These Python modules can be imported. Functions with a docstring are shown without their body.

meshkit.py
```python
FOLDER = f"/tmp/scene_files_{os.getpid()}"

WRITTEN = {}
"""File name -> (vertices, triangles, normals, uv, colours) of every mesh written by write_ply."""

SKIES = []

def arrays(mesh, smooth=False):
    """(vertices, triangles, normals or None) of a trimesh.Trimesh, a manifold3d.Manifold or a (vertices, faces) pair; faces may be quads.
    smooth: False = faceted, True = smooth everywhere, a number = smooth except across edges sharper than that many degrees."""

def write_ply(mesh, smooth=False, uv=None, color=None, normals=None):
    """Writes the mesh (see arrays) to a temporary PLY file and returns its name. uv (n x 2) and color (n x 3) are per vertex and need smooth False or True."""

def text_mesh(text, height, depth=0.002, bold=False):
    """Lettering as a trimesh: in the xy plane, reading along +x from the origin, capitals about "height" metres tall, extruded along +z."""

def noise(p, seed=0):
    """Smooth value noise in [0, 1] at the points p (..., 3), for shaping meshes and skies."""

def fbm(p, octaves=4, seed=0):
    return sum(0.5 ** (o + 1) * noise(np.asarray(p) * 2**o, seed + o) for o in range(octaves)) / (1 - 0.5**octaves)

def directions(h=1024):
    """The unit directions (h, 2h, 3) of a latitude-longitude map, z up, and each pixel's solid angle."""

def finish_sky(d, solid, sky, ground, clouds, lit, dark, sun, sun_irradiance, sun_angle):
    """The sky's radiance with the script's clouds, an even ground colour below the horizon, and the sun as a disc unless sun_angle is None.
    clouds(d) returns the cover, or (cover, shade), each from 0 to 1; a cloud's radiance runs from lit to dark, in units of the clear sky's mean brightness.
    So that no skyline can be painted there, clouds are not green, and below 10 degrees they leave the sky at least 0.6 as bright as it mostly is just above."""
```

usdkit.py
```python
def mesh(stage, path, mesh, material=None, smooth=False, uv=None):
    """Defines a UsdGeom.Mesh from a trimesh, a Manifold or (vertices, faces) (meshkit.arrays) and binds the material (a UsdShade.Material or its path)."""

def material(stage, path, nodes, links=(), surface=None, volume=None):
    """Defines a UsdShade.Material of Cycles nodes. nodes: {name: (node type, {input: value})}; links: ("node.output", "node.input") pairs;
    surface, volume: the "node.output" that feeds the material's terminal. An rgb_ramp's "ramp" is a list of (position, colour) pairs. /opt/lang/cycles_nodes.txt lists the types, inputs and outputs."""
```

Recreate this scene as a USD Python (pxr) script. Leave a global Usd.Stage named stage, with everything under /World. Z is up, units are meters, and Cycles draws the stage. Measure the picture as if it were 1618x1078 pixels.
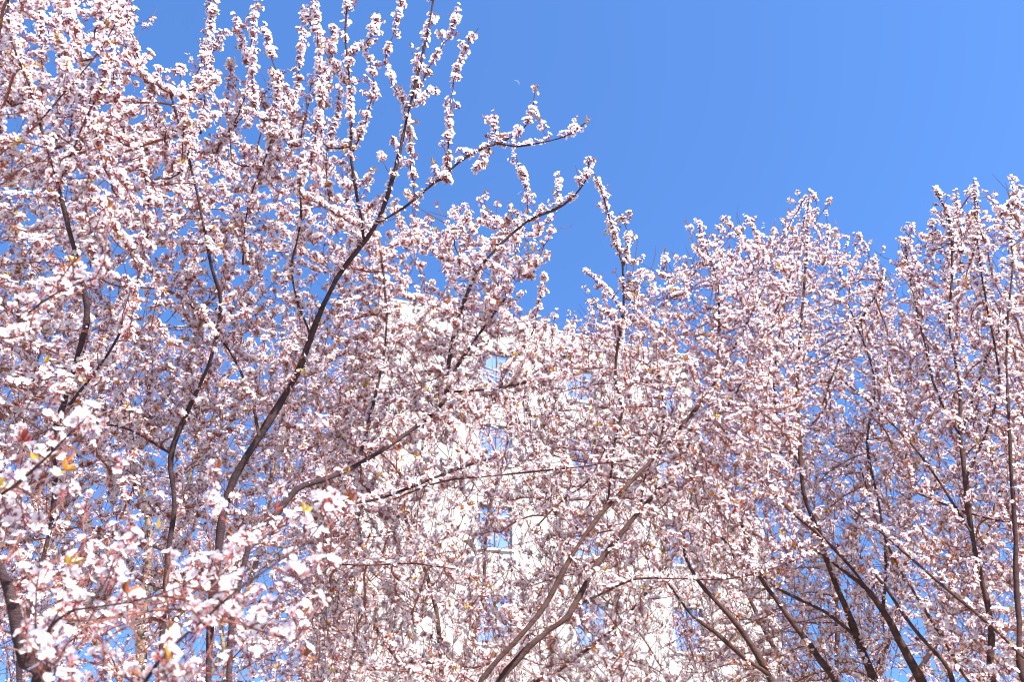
import math, random
import numpy as np
from scipy.spatial import cKDTree
from shapely.geometry import Polygon
from shapely import contains_xy
import usdkit
from pxr import Usd, UsdGeom, UsdLux, UsdShade, Gf, Sdf, Vt

random.seed(7)
RNG = np.random.default_rng(7)
stage = Usd.Stage.CreateInMemory()
UsdGeom.SetStageUpAxis(stage, 'Z')
UsdGeom.SetStageMetersPerUnit(stage, 1.0)
UsdGeom.Xform.Define(stage, '/World')
UsdGeom.Scope.Define(stage, '/World/Looks')

# ------------------------------------------------------------------ camera, sky, sun, exposure
PITCH, FPX, CX, CY, EYE = math.radians(28.0), 1200.0, 809.0, 539.0, 1.62
cam = UsdGeom.Camera.Define(stage, '/World/camera')
cam.CreateHorizontalApertureAttr(36.0)
cam.CreateFocalLengthAttr(36.0 * FPX / 1618.0)
cam.CreateClippingRangeAttr(Gf.Vec2f(0.05, 5000.0))
cam.AddTranslateOp().Set(Gf.Vec3d(0, 0, EYE))
cam.AddRotateXOp().Set(90.0 + math.degrees(PITCH))
cam.CreateExposureAttr(1.88)
cam.CreateFStopAttr(6.3)
cam.CreateFocusDistanceAttr(3.0)

SUN_AZ, SUN_EL = math.radians(138.0), math.radians(48.0)
SUN_DIR = np.array([math.sin(SUN_AZ) * math.cos(SUN_EL), math.cos(SUN_AZ) * math.cos(SUN_EL), math.sin(SUN_EL)])
sky_mat = usdkit.material(stage, '/World/Looks/sky', {
    'sky': ('sky_texture', {'sky_type': 'single_scattering', 'sun_disc': False, 'sun_elevation': SUN_EL, 'sun_rotation': SUN_AZ,
                            'altitude': 900.0, 'air_density': 0.85, 'aerosol_density': 0.12, 'ozone_density': 2.2}),
    'dir': ('texture_coordinate', {}),
    'lift': ('vector_math', {'math_type': 'add', 'vector2': (0.0, 0.0, 0.38)}),
    'unit': ('vector_math', {'math_type': 'normalize'}),
    'tone': ('hsv', {'hue': 0.505, 'saturation': 1.19, 'value': 0.94, 'fac': 1.0}),
    'bg': ('background_shader', {'strength': 0.125})},
    [('dir.generated', 'lift.vector1'), ('lift.vector', 'unit.vector1'), ('unit.vector', 'sky.vector'), ('sky.color', 'tone.color'), ('tone.color', 'bg.color')], surface='bg.background')
dome = UsdLux.DomeLight.Define(stage, '/World/sky')
UsdShade.MaterialBindingAPI.Apply(dome.GetPrim()).Bind(sky_mat)
dome.GetPrim().SetCustomDataByKey('kind', 'structure')
sun = UsdLux.DistantLight.Define(stage, '/World/sun')
sun.CreateNormalizeAttr(True)
sun.CreateIntensityAttr(1.08)
sun.CreateAngleAttr(0.53)
sun.CreateColorAttr(Gf.Vec3f(1.0, 0.955, 0.89))
zax = Gf.Vec3d(*SUN_DIR)
rot = Gf.Rotation(Gf.Vec3d(0, 0, 1), zax)
sun.AddOrientOp().Set(Gf.Quatf(rot.GetQuat()))

# ------------------------------------------------------------------ helpers
used = {}
def fresh(parent, name):
    k = (parent, name)
    n = used.get(k, 0)
    used[k] = n + 1
    return f'{parent}/{name}' if n == 0 else f'{parent}/{name}_{n:03d}'

def tag(prim, **kw):
    for k, v in kw.items():
        if v is not None:
            prim.SetCustomDataByKey(k, v)
    return prim

def thing(name, label, cat, group=None):
    x = UsdGeom.Xform.Define(stage, fresh('/World', name))
    tag(x.GetPrim(), label=label, category=cat, group=group)
    return str(x.GetPath())

def put(parent, name, v, f, mat, smooth=False, tint=None, kind=None, label=None):
    m = usdkit.mesh(stage, fresh(parent, name), (np.asarray(v), np.asarray(f)), LOOK[mat], smooth=smooth)
    if tint is not None:
        UsdGeom.PrimvarsAPI(m).CreatePrimvar('tint', Sdf.ValueTypeNames.Color3fArray, 'vertex').Set(Vt.Vec3fArray.FromNumpy(np.asarray(tint, np.float32)))
    if kind or label:
        tag(m.GetPrim(), kind=kind, label=label)
    return str(m.GetPath())

def at(x, y, Y):
    """The point seen at pixel (x, y) of the 1618 x 1078 photograph, Y metres in front of the camera."""
    x, y, Y = np.broadcast_arrays(np.asarray(x, float), np.asarray(y, float), np.asarray(Y, float))
    u, v = (x - CX) / FPX, (CY - y) / FPX
    dy, dz = math.cos(PITCH) - v * math.sin(PITCH), math.sin(PITCH) + v * math.cos(PITCH)
    return np.stack([u / dy * Y, Y, EYE + dz / dy * Y], -1)

def project(p):
    q = np.asarray(p, float) - [0, 0, EYE]
    d = q[..., 1] * math.cos(PITCH) + q[..., 2] * math.sin(PITCH)
    h = -q[..., 1] * math.sin(PITCH) + q[..., 2] * math.cos(PITCH)
    d = np.maximum(d, 1e-3)
    return CX + FPX * q[..., 0] / d, CY - FPX * h / d, d

def spline(pts, step):
    """A smooth curve through rows (x, y, z, radius), about step metres apart."""
    p = np.asarray(pts, float)
    if len(p) < 2:
        return p
    q = np.vstack([2 * p[0] - p[1], p, 2 * p[-1] - p[-2]])
    out = []
    for i in range(1, len(q) - 2):
        n = max(1, int(round(np.linalg.norm(q[i + 1, :3] - q[i, :3]) / step)))
        t = (np.arange(n) / n)[:, None]
        a, b, c, d = q[i - 1], q[i], q[i + 1], q[i + 2]
        out.append(0.5 * (2 * b + (c - a) * t + (2 * a - 5 * b + 4 * c - d) * t ** 2 + (3 * b - a - 3 * c + d) * t ** 3))
    out.append(p[-1:])
    r = np.vstack(out)
    r[:, 3] = np.maximum(r[:, 3], 0.0008)
    return r

def tube(p, r, sides, rough=0.0):
    p = np.asarray(p, float); n = len(p)
    r = np.broadcast_to(np.asarray(r, float), (n,))
    t = np.gradient(p, axis=0)
    t /= np.linalg.norm(t, axis=1, keepdims=True) + 1e-12
    ref = np.array([0.31, 0.95, 0.05]) if abs(t[:, 1]).mean() < 0.8 else np.array([0.95, 0.1, 0.31])
    a = np.cross(t, ref); a /= np.linalg.norm(a, axis=1, keepdims=True) + 1e-12
    b = np.cross(t, a)
    g = np.arange(sides) * 2 * np.pi / sides
    rr = r[:, None] * np.ones(sides)
    if rough:
        rr = rr * (1 + rough * RNG.normal(size=rr.shape))
    v = p[:, None] + rr[..., None] * (np.cos(g)[None, :, None] * a[:, None] + np.sin(g)[None, :, None] * b[:, None])
    v = v.reshape(-1, 3)
    i, j = np.meshgrid(np.arange(n - 1), np.arange(sides), indexing='ij')
    q = np.stack([i * sides + j, i * sides + (j + 1) % sides, (i + 1) * sides + (j + 1) % sides, (i + 1) * sides + j], -1).reshape(-1, 4)
    f = np.vstack([q[:, [0, 1, 2]], q[:, [0, 2, 3]]])
    v = np.vstack([v, p[-1] + t[-1] * r[-1]])
    e = (n - 1) * sides
    cap = [[e + k, e + (k + 1) % sides, len(v) - 1] for k in range(sides)]
    return v, np.vstack([f, cap])

def join(parts):
    vs, fs, n = [], [], 0
    for v, f in parts:
        vs.append(v); fs.append(np.asarray(f) + n); n += len(v)
    return np.vstack(vs), np.vstack(fs)

def box(x0, x1, y0, y1, z0, z1):
    v = np.array([[x, y, z] for z in (z0, z1) for y in (y0, y1) for x in (x0, x1)], float)
    f = [[0, 2, 3], [0, 3, 1], [4, 5, 7], [4, 7, 6], [0, 1, 5], [0, 5, 4], [2, 6, 7], [2, 7, 3], [0, 4, 6], [0, 6, 2], [1, 3, 7], [1, 7, 5]]
    return v, np.array(f)

# ------------------------------------------------------------------ materials
LOOK = {}
def look(name, nodes, links, surface):
    LOOK[name] = usdkit.material(stage, '/World/Looks/' + name, nodes, links, surface)

def petal_like(name, translucency, gloss, sap):
    look(name, {
        'tint': ('attribute', {'attribute': 'tint'}),
        'info': ('object_info', {}),
        'var': ('map_range', {'from_min': 0.0, 'from_max': 1.0, 'to_min': 0.86, 'to_max': 1.06}),
        'tone': ('hsv', {'hue': 0.5, 'saturation': 1.0, 'fac': 1.0}),
        'front': ('principled_bsdf', {'roughness': gloss, 'specular_ior_level': 0.25}),
        'through': ('translucent_bsdf', {}),
        'sap': ('mix_color', {'blend_type': 'multiply', 'fac': 1.0, 'b': sap}),
        'mixed': ('mix_closure', {'fac': translucency})},
        [('tint.color', 'tone.color'), ('info.random', 'var.value'), ('var.result', 'tone.value'), ('tone.color', 'front.base_color'), ('tone.color', 'sap.a'), ('sap.result', 'through.color'),
         ('front.BSDF', 'mixed.closure1'), ('through.BSDF', 'mixed.closure2')], 'mixed.closure')
petal_like('petals', 0.58, 0.65, (1.0, 0.955, 0.955))
petal_like('young_leaves', 0.45, 0.45, (1.0, 0.9, 0.7))

def bark(name, dark, light, scale):
    look(name, {
        'geo': ('geometry', {}),
        'map': ('mapping', {'mapping_type': 'point', 'scale': (0.7, 0.7, 2.4)}),
        'n1': ('noise_texture', {'scale': scale, 'detail': 5.0, 'roughness': 0.65}),
        'n2': ('noise_texture', {'scale': scale * 7, 'detail': 3.0, 'roughness': 0.6}),
        'ramp': ('rgb_ramp', {'ramp': [(0.3, dark), (0.55, [(a + b) / 2 for a, b in zip(dark, light)]), (0.75, light)]}),
        'mix': ('mix_color', {'blend_type': 'multiply', 'fac': 0.55}),
        'bump': ('bump', {'strength': 1.0, 'distance': 0.006}),
        'p': ('principled_bsdf', {'roughness': 0.85, 'specular_ior_level': 0.15})},
        [('geo.position', 'map.vector'), ('map.vector', 'n1.vector'), ('map.vector', 'n2.vector'), ('n1.fac', 'ramp.fac'), ('ramp.color', 'mix.a'), ('n2.color', 'mix.b'),
         ('mix.result', 'p.base_color'), ('n2.fac', 'bump.height'), ('bump.normal', 'p.normal')], 'p.BSDF')
bark('bark', (0.065, 0.032, 0.028), (0.165, 0.092, 0.076), 22.0)
bark('dark_bark', (0.045, 0.026, 0.032), (0.125, 0.075, 0.076), 22.0)
bark('old_bark', (0.16, 0.12, 0.085), (0.40, 0.33, 0.24), 14.0)
bark('twig_bark', (0.26, 0.095, 0.075), (0.48, 0.235, 0.175), 40.0)

look('wall_render', {
    'geo': ('geometry', {}),
    'n1': ('noise_texture', {'scale': 0.5, 'detail': 6.0, 'roughness': 0.6}),
    'n2': ('noise_texture', {'scale': 60.0, 'detail': 3.0}),
    'ramp': ('rgb_ramp', {'ramp': [(0.3, (0.31, 0.305, 0.29)), (0.65, (0.37, 0.362, 0.345))]}),
    'bump': ('bump', {'strength': 0.3, 'distance': 0.004}),
    'p': ('principled_bsdf', {'roughness': 0.85})},
    [('geo.position', 'n1.vector'), ('geo.position', 'n2.vector'), ('n1.fac', 'ramp.fac'), ('ramp.color', 'p.base_color'), ('n2.fac', 'bump.height'), ('bump.normal', 'p.normal')], 'p.BSDF')
look('window_frame', {'p': ('principled_bsdf', {'base_color': (0.10, 0.105, 0.12), 'roughness': 0.4})}, [], 'p.BSDF')
look('window_glass', {
    'geo': ('geometry', {}), 'n': ('noise_texture', {'scale': 1.2, 'detail': 1.0}), 'bump': ('bump', {'strength': 0.05, 'distance': 0.02}),
    'p': ('principled_bsdf', {'base_color': (0.42, 0.54, 0.74), 'metallic': 0.8, 'roughness': 0.03})},
    [('geo.position', 'n.vector'), ('n.fac', 'bump.height'), ('bump.normal', 'p.normal')], 'p.BSDF')
look('roof_metal', {'p': ('principled_bsdf', {'base_color': (0.55, 0.55, 0.54), 'roughness': 0.5})}, [], 'p.BSDF')
look('turf', {
    'geo': ('geometry', {}), 'n': ('noise_texture', {'scale': 3.0, 'detail': 8.0, 'roughness': 0.7}),
    'ramp': ('rgb_ramp', {'ramp': [(0.3, (0.14, 0.14, 0.07)), (0.5, (0.26, 0.23, 0.15)), (0.62, (0.42, 0.36, 0.33)), (0.75, (0.55, 0.48, 0.48))]}),
    'bump': ('bump', {'strength': 0.6, 'distance': 0.03}), 'p': ('principled_bsdf', {'roughness': 0.9})},
    [('geo.position', 'n.vector'), ('n.fac', 'ramp.fac'), ('ramp.color', 'p.base_color'), ('n.fac', 'bump.height'), ('bump.normal', 'p.normal')], 'p.BSDF')
look('moonlight', {'clear': ('transparent_bsdf', {'color': (1, 1, 1)}), 'glow': ('emission', {'color': (0.9, 0.95, 1.0), 'strength': 0.10}), 'both': ('add_closure', {})},
     [('clear.BSDF', 'both.closure1'), ('glow.emission', 'both.closure2')], 'both.closure')

# ------------------------------------------------------------------ ground
g = np.linspace(-1, 1, 41)
gx, gy = np.meshgrid(np.sign(g) * np.abs(g) ** 3 * 1500, np.sign(g) * np.abs(g) ** 3 * 1500)
gz = 0.04 * np.sin(gx * 1.3) * np.cos(gy * 0.9) * (np.hypot(gx, gy) < 40)
k = np.arange(40 * 40); i, j = k // 40, k % 40
quad = np.stack([i * 41 + j, i * 41 + j + 1, (i + 1) * 41 + j + 1, (i + 1) * 41 + j], -1)
put('/World', 'ground', np.stack([gx, gy, gz], -1).reshape(-1, 3), quad, 'turf', smooth=True)
tag(stage.GetPrimAtPath('/World/ground'), kind='structure', label='dry grass ground strewn with fallen petals under the plum trees')

# ------------------------------------------------------------------ the white building
A_TOP = at(500, 460, 21.4)
P1 = at(830, 515, 24.0)
TOP = P1[2]
d = np.array([4.12, 1.6, 0]); d /= np.linalg.norm(d)
n_out = np.array([d[1], -d[0], 0.0])           # faces the camera and to the right
def along(x):                                   # distance from P1 along the wall at which its top shows at picture column x
    u = (x - CX) / FPX
    best = None
    for s in np.linspace(-14, 14, 2801):
        q = P1 + d * s
        px = project(q)[0]
        if best is None or abs(px - x) < best[0]:
            best = (abs(px - x), s)
    return best[1]
S0, S1 = along(600), along(1085)
bld = thing('apartment_building', 'white rendered apartment building with sky-blue window panes behind the plum blossom', 'building')
def wp(s, out, z):
    return P1 * [1, 1, 0] + d * s + n_out * out + np.array([0, 0, z])
def wbox(s0, s1, o0, o1, z0, z1):
    v, f = box(0, 1, 0, 1, 0, 1)
    w = np.array([wp(s0 + (s1 - s0) * a[0], o0 + (o1 - o0) * a[1], z0 + (z1 - z0) * a[2]) for a in v])
    return w, f[:, ::-1]
STOREY, WH, WW = 2.72, 1.35, 1.15
rows = [TOP - 2.62 - STOREY * r for r in range(5)]            # sill heights
cols = [along(x) for x in (762, 893, 1024)]
parts = []
zs = [0.0]
zcur = TOP
edges = [(r, r + WH) for r in rows if r > 0.2]
prev = TOP
for (z0, z1) in edges:
    parts.append(wbox(S0, S1, -0.35, 0.0, z1, prev))
    last = S0
    for c in cols:
        parts.append(wbox(last, c, -0.35, 0.0, z0, z1)); last = c + WW
    parts.append(wbox(last, S1, -0.35, 0.0, z0, z1))
    prev = z0
parts.append(wbox(S0, S1, -0.35, 0.0, -0.2, prev))
put(bld, 'front_wall', *join(parts), 'wall_render')
put(bld, 'side_wall', *wbox(S1 - 0.35, S1 + 0.002, -9.0, -0.352, -0.2, TOP), 'wall_render')
put(bld, 'side_wall', *wbox(S0 - 0.002, S0 + 0.35, -9.0, -0.352, -0.2, TOP), 'wall_render')
put(bld, 'back_wall', *wbox(S0, S1, -9.35, -9.003, -0.2, TOP), 'wall_render')
put(bld, 'roof', *wbox(S0 + 0.36, S1 - 0.36, -8.99, -0.36, TOP - 0.5, TOP - 0.3), 'roof_metal')
put(bld, 'coping', *wbox(S0 - 0.03, S1 + 0.03, -0.39, 0.035, TOP + 0.001, TOP + 0.06), 'roof_metal')
ax0 = S1 + 0.004
AX1, AXT = S1 + 2.9, TOP * 0.60
put(bld, 'lower_wing', *wbox(ax0, AX1, -7.0, -0.6, -0.2, AXT), 'wall_render')
put(bld, 'wing_coping', *wbox(ax0, AX1 + 0.03, -7.02, -0.57, AXT + 0.001, AXT + 0.05), 'roof_metal')
for (z0, z1) in edges:
    for c in cols:
        fr = []
        t = 0.06
        fr.append(wbox(c + 0.002, c + WW - 0.002, -0.20, -0.10, z0 + 0.002, z0 + t)); fr.append(wbox(c + 0.002, c + WW - 0.002, -0.20, -0.10, z1 - t, z1 - 0.002))
        fr.append(wbox(c + 0.002, c + t, -0.20, -0.10, z0 + t, z1 - t)); fr.append(wbox(c + WW - t, c + WW - 0.002, -0.20, -0.10, z0 + t, z1 - t))
        m = c + WW * 0.55
        fr.append(wbox(m - 0.03, m + 0.03, -0.198, -0.102, z0 + t, z1 - t))
        w = put(bld, 'window', *join(fr), 'window_frame')
        put(w, 'pane', *wbox(c + t - 0.01, m - 0.028, -0.16, -0.15, z0 + t - 0.01, z1 - t + 0.01), 'window_glass')
        put(w, 'pane', *wbox(m + 0.028, c + WW - t + 0.01, -0.16, -0.15, z0 + t - 0.01, z1 - t + 0.01), 'window_glass')
        put(w, 'sill', *wbox(c - 0.06, c + WW + 0.06, 0.001, 0.07, z0 - 0.07, z0 - 0.003), 'roof_metal')

# ------------------------------------------------------------------ faint crescent moon
mc = at(815, 132, 900.0)
md = np.linalg.norm(mc - [0, 0, EYE]); mr = 5.6 / FPX * project(mc)[2]
view = (mc - [0, 0, EYE]) / md
rt = np.cross(view, [0, 0, 1]); rt /= np.linalg.norm(rt); upv = np.cross(rt, view)
lit = math.radians(48)                                         # the lit limb looks up and to the right, towards the sun
e1, e2 = math.cos(lit) * rt + math.sin(lit) * upv, -math.sin(lit) * rt + math.cos(lit) * upv
mv, mf = [], []
NL, NB = 25, 5
for a in range(NL):                                            # the lit lune of a ball, from limb to terminator
    th = -math.pi / 2 + math.pi * a / (NL - 1)
    for b in range(NB):
        ph = math.radians(42) * b / (NB - 1)
        mv.append(mc + mr * (math.sin(th) * e2 + math.cos(th) * (math.cos(ph) * e1 - math.sin(ph) * view)))
for a in range(NL - 1):
    for b in range(NB - 1):
        mf.append([a * NB + b, a * NB + b + 1, (a + 1) * NB + b + 1, (a + 1) * NB + b])
moon = put('/World', 'moon', mv, mf, 'moonlight', smooth=True)
tag(stage.GetPrimAtPath(moon), label='faint pale crescent moon in the blue daytime sky above the longest blossom sprays', category='moon')

# ------------------------------------------------------------------ flowers and leaves (unit size: petal length 1)
WHITE, BLUSH, ROSE, WINE = np.array([0.90, 0.875, 0.885]), np.array([0.86, 0.66, 0.69]), np.array([0.60, 0.22, 0.24]), np.array([0.42, 0.13, 0.12])
def petal(rng, cup, fine):
    """One obovate petal along +x: vertices, faces, tint."""
    w = 0.40 * rng.uniform(0.9, 1.12)
    if fine:
        xs = [0.05, 0.32, 0.66, 0.93, 1.0]; ws = [0.05, 0.25, w, 0.30, 0.0]
        v, t = [], []
        for x, ww in zip(xs, ws):
            z = cup * x ** 1.4
            col = WHITE + (BLUSH - WHITE) * max(0.0, 1 - x / 0.55) * 0.95
            if ww == 0:
                v.append([x - 0.05, 0, z]); t.append(col); continue
            v += [[x, -ww, z + ww * 0.28], [x, 0, z], [x, ww, z + ww * 0.28]]; t += [col] * 3
        f = []
        for r in range(3):
            a = r * 3
            f += [[a, a + 3, a + 4], [a, a + 4, a + 1], [a + 1, a + 4, a + 5], [a + 1, a + 5, a + 2]]
        f += [[9, 12, 10], [10, 12, 11]]
    else:
        v = [[0.04, 0, 0], [0.62, -w, cup * 0.5 + 0.08], [0.62, w, cup * 0.5 + 0.08], [0.97, 0, cup]]
        t = [BLUSH, WHITE, WHITE, WHITE]
        f = [[0, 1, 3], [0, 3, 2]]
    return np.array(v), np.array(f), np.array(t)

def flower(seed, cup, fine, n=5, spread=1.0):
    """(core, petals): each a (vertices, faces, tint)."""
    rng = np.random.default_rng(seed)
    pets = []
    for k in range(n):
        v, f, t = petal(rng, cup + rng.normal() * 0.08, fine)
        v = v * [spread, 1, 1]
        a = 2 * math.pi * k / n + rng.normal() * 0.09
        R = np.array([[math.cos(a), -math.sin(a), 0], [math.sin(a), math.cos(a), 0], [0, 0, 1]])
        v = v @ R.T + [0, 0, 0.02 * k % 3]
        pets.append((v, f, t))
    cv, cf, ct = [], [], []
    m = 5 if fine else 4
    def cone(z0, r0, z1, r1, col):
        b = len(cv)
        for k in range(m):
            a = 2 * math.pi * k / m
            cv.append([r0 * math.cos(a), r0 * math.sin(a), z0]); ct.append(col)
        for k in range(m):
            a = 2 * math.pi * k / m
            cv.append([r1 * math.cos(a), r1 * math.sin(a), z1]); ct.append(col)
        for k in range(m):
            k2 = (k + 1) % m
            cf.extend([[b + k, b + k2, b + m + k2], [b + k, b + m + k2, b + m + k]])
    cone(-0.42, 0.08, -0.03, 0.21, WINE)                           # calyx cup
    cone(-0.03, 0.21, 0.03, 0.02, ROSE)                            # floor of the cup
    cone(-1.9, 0.055, -0.42, 0.075, ROSE * 0.85)                    # stalk
    if fine:
        for k in range(5):                                         # sepals
            a = 2 * math.pi * (k + 0.5) / 5
            b = len(cv)
            c, s = math.cos(a), math.sin(a)
            for r, o, z in ((0.22, -0.09, -0.1), (0.22, 0.09, -0.1), (0.55, 0.0, -0.16)):
                cv.append([c * r - s * o, s * r + c * o, z]); ct.append(WINE)
            cf.append([b, b + 1, b + 2])
    for k in range(12 if fine else 4):                             # stamens
        a = rng.uniform(0, 2 * math.pi); r = rng.uniform(0.15, 0.5); h = rng.uniform(0.28, 0.5)
        c, s = math.cos(a), math.sin(a); w = 0.022 if fine else 0.05
        b = len(cv)
        cv.extend([[-s * w, c * w, 0.02], [s * w, -c * w, 0.02], [c * r, s * r, h]]); ct.extend([BLUSH, BLUSH, WHITE])
        cf.append([b, b + 1, b + 2])
        if fine:
            b = len(cv)
            q = np.array([c * r, s * r, h])
            cv.extend([q + [0.045, 0, 0], q + [-0.03, 0.04, 0], q + [-0.03, -0.04, 0], q + [0, 0, 0.06]]); ct.extend([np.array([0.75, 0.45, 0.22])] * 4)
            cf.extend([[b, b + 1, b + 3], [b + 1, b + 2, b + 3], [b + 2, b, b + 3]])
    return (np.array(cv), np.array(cf), np.array(ct)), pets

def bud():
    v, f = [], []
    t = []
    prof = [(-1.0, 0.05, ROSE), (-0.35, 0.07, WINE), (-0.1, 0.26, WINE), (0.2, 0.36, BLUSH), (0.5, 0.24, WHITE), (0.62, 0.02, WHITE)]
    for z, r, c in prof:
        for k in range(5):
            a = 2 * math.pi * k / 5
            v.append([r * math.cos(a), r * math.sin(a), z]); t.append(c)
    for i in range(len(prof) - 1):
        for k in range(5):
            k2 = (k + 1) % 5
            f += [[i * 5 + k, i * 5 + k2, i * 5 + 5 + k2], [i * 5 + k, i * 5 + 5 + k2, i * 5 + 5 + k]]
    return np.array(v), np.array(f), np.array(t)

def spent(seed):
    (v, f, t), _ = flower(seed, 0.2, False)
    t = np.clip(t * [0.85, 0.55, 0.55], 0, 1)
    return v * [1.5, 1.5, 1.0], f, t

def tri_join(parts):
    v, f = join([(a, b) for a, b, _ in parts])
    return v, f, np.vstack([c for _, _, c in parts])

FINE = [flower(1, 0.22, True), flower(2, 0.38, True), flower(3, 0.10, True), flower(4, 0.62, True, spread=0.8), flower(5, 0.30, True)]
FINE_ALL = [tri_join([c] + p) for c, p in FINE] + [spent(21), bud()]
FAR_ALL = [tri_join([c] + p) for c, p in (flower(11, 0.2, False), flower(12, 0.42, False), flower(13, 0.05, False))] + [spent(22), bud()]

LEAF_COL = [np.array([0.44, 0.15, 0.055]), np.array([0.52, 0.26, 0.05]), np.array([0.50, 0.36, 0.06]), np.array([0.36, 0.07, 0.06])]
def leaf(col, bend, fold):
    xs, ws = [0, 0.18, 0.45, 0.75, 1.0], [0.02, 0.10, 0.17, 0.12, 0.0]
    v, t = [], []
    for x, w in zip(xs, ws):
        z = -bend * x * x
        if w == 0:
            v.append([x, 0, z]); t.append(col * 1.05); continue
        v += [[x, -w, z + w * fold], [x, 0, z], [x, w, z + w * fold]]
        t += [col, col * 0.85, col]
    f = []
    for r in range(3):
        a = r * 3
        f += [[a, a + 3, a + 4], [a, a + 4, a + 1], [a + 1, a + 4, a + 5], [a + 1, a + 5, a + 2]]
    f += [[9, 12, 10], [10, 12, 11]]
    return np.array(v), np.array(f), np.array(t)
LEAVES = [leaf(LEAF_COL[0], 0.15, 0.9), leaf(LEAF_COL[1], 0.25, 0.7), leaf(LEAF_COL[2], 0.1, 0.8), leaf(LEAF_COL[3], 0.2, 1.0)]

def frames(zdir, rng):
    """Rotation matrices whose third column is zdir, with a random turn about it."""
    z = zdir / (np.linalg.norm(zdir, axis=1, keepdims=True) + 1e-9)
    r = rng.normal(size=z.shape)
    x = r - (r * z).sum(1, keepdims=True) * z
    x /= np.linalg.norm(x, axis=1, keepdims=True) + 1e-9
    return np.stack([x, np.cross(z, x), z], -1)

def quats(R):
    from scipy.spatial.transform import Rotation
    q = Rotation.from_matrix(R).as_quat()
    return np.concatenate([q[:, :3], q[:, 3:]], 1)                # x y z w

def instancer(parent, name, protos, mat, idx, pos, R, size):
    path = fresh(parent, name)
    pi = UsdGeom.PointInstancer.Define(stage, path)
    for k, (v, f, t) in enumerate(protos):
        pname = ('blossom' if mat == 'petals' else 'leaf')
        p = put(path, pname, v, f, mat, tint=t, smooth=False)
        pi.CreatePrototypesRel().AddTarget(p)
    pi.CreateProtoIndicesAttr(Vt.IntArray.FromNumpy(idx.astype(np.int32)))
    pi.CreatePositionsAttr(Vt.Vec3fArray.FromNumpy(pos.astype(np.float32)))
    pi.CreateOrientationsAttr(Vt.QuathArray.FromNumpy(quats(R).astype(np.float16)))
    s = np.repeat(size[:, None], 3, 1)
    pi.CreateScalesAttr(Vt.Vec3fArray.FromNumpy(s.astype(np.float32)))
    tag(pi.GetPrim(), kind='stuff')

# ------------------------------------------------------------------ growing a tree
def sample_poly(poly, n, rng):
    P = Polygon(poly)
    x0, y0, x1, y1 = P.bounds
    out = np.zeros((0, 2))
    while len(out) < n:
        q = rng.uniform([x0, y0], [x1, y1], (n * 2, 2))
        out = np.vstack([out, q[contains_xy(P, q[:, 0], q[:, 1])]])
    return out[:n]

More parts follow.
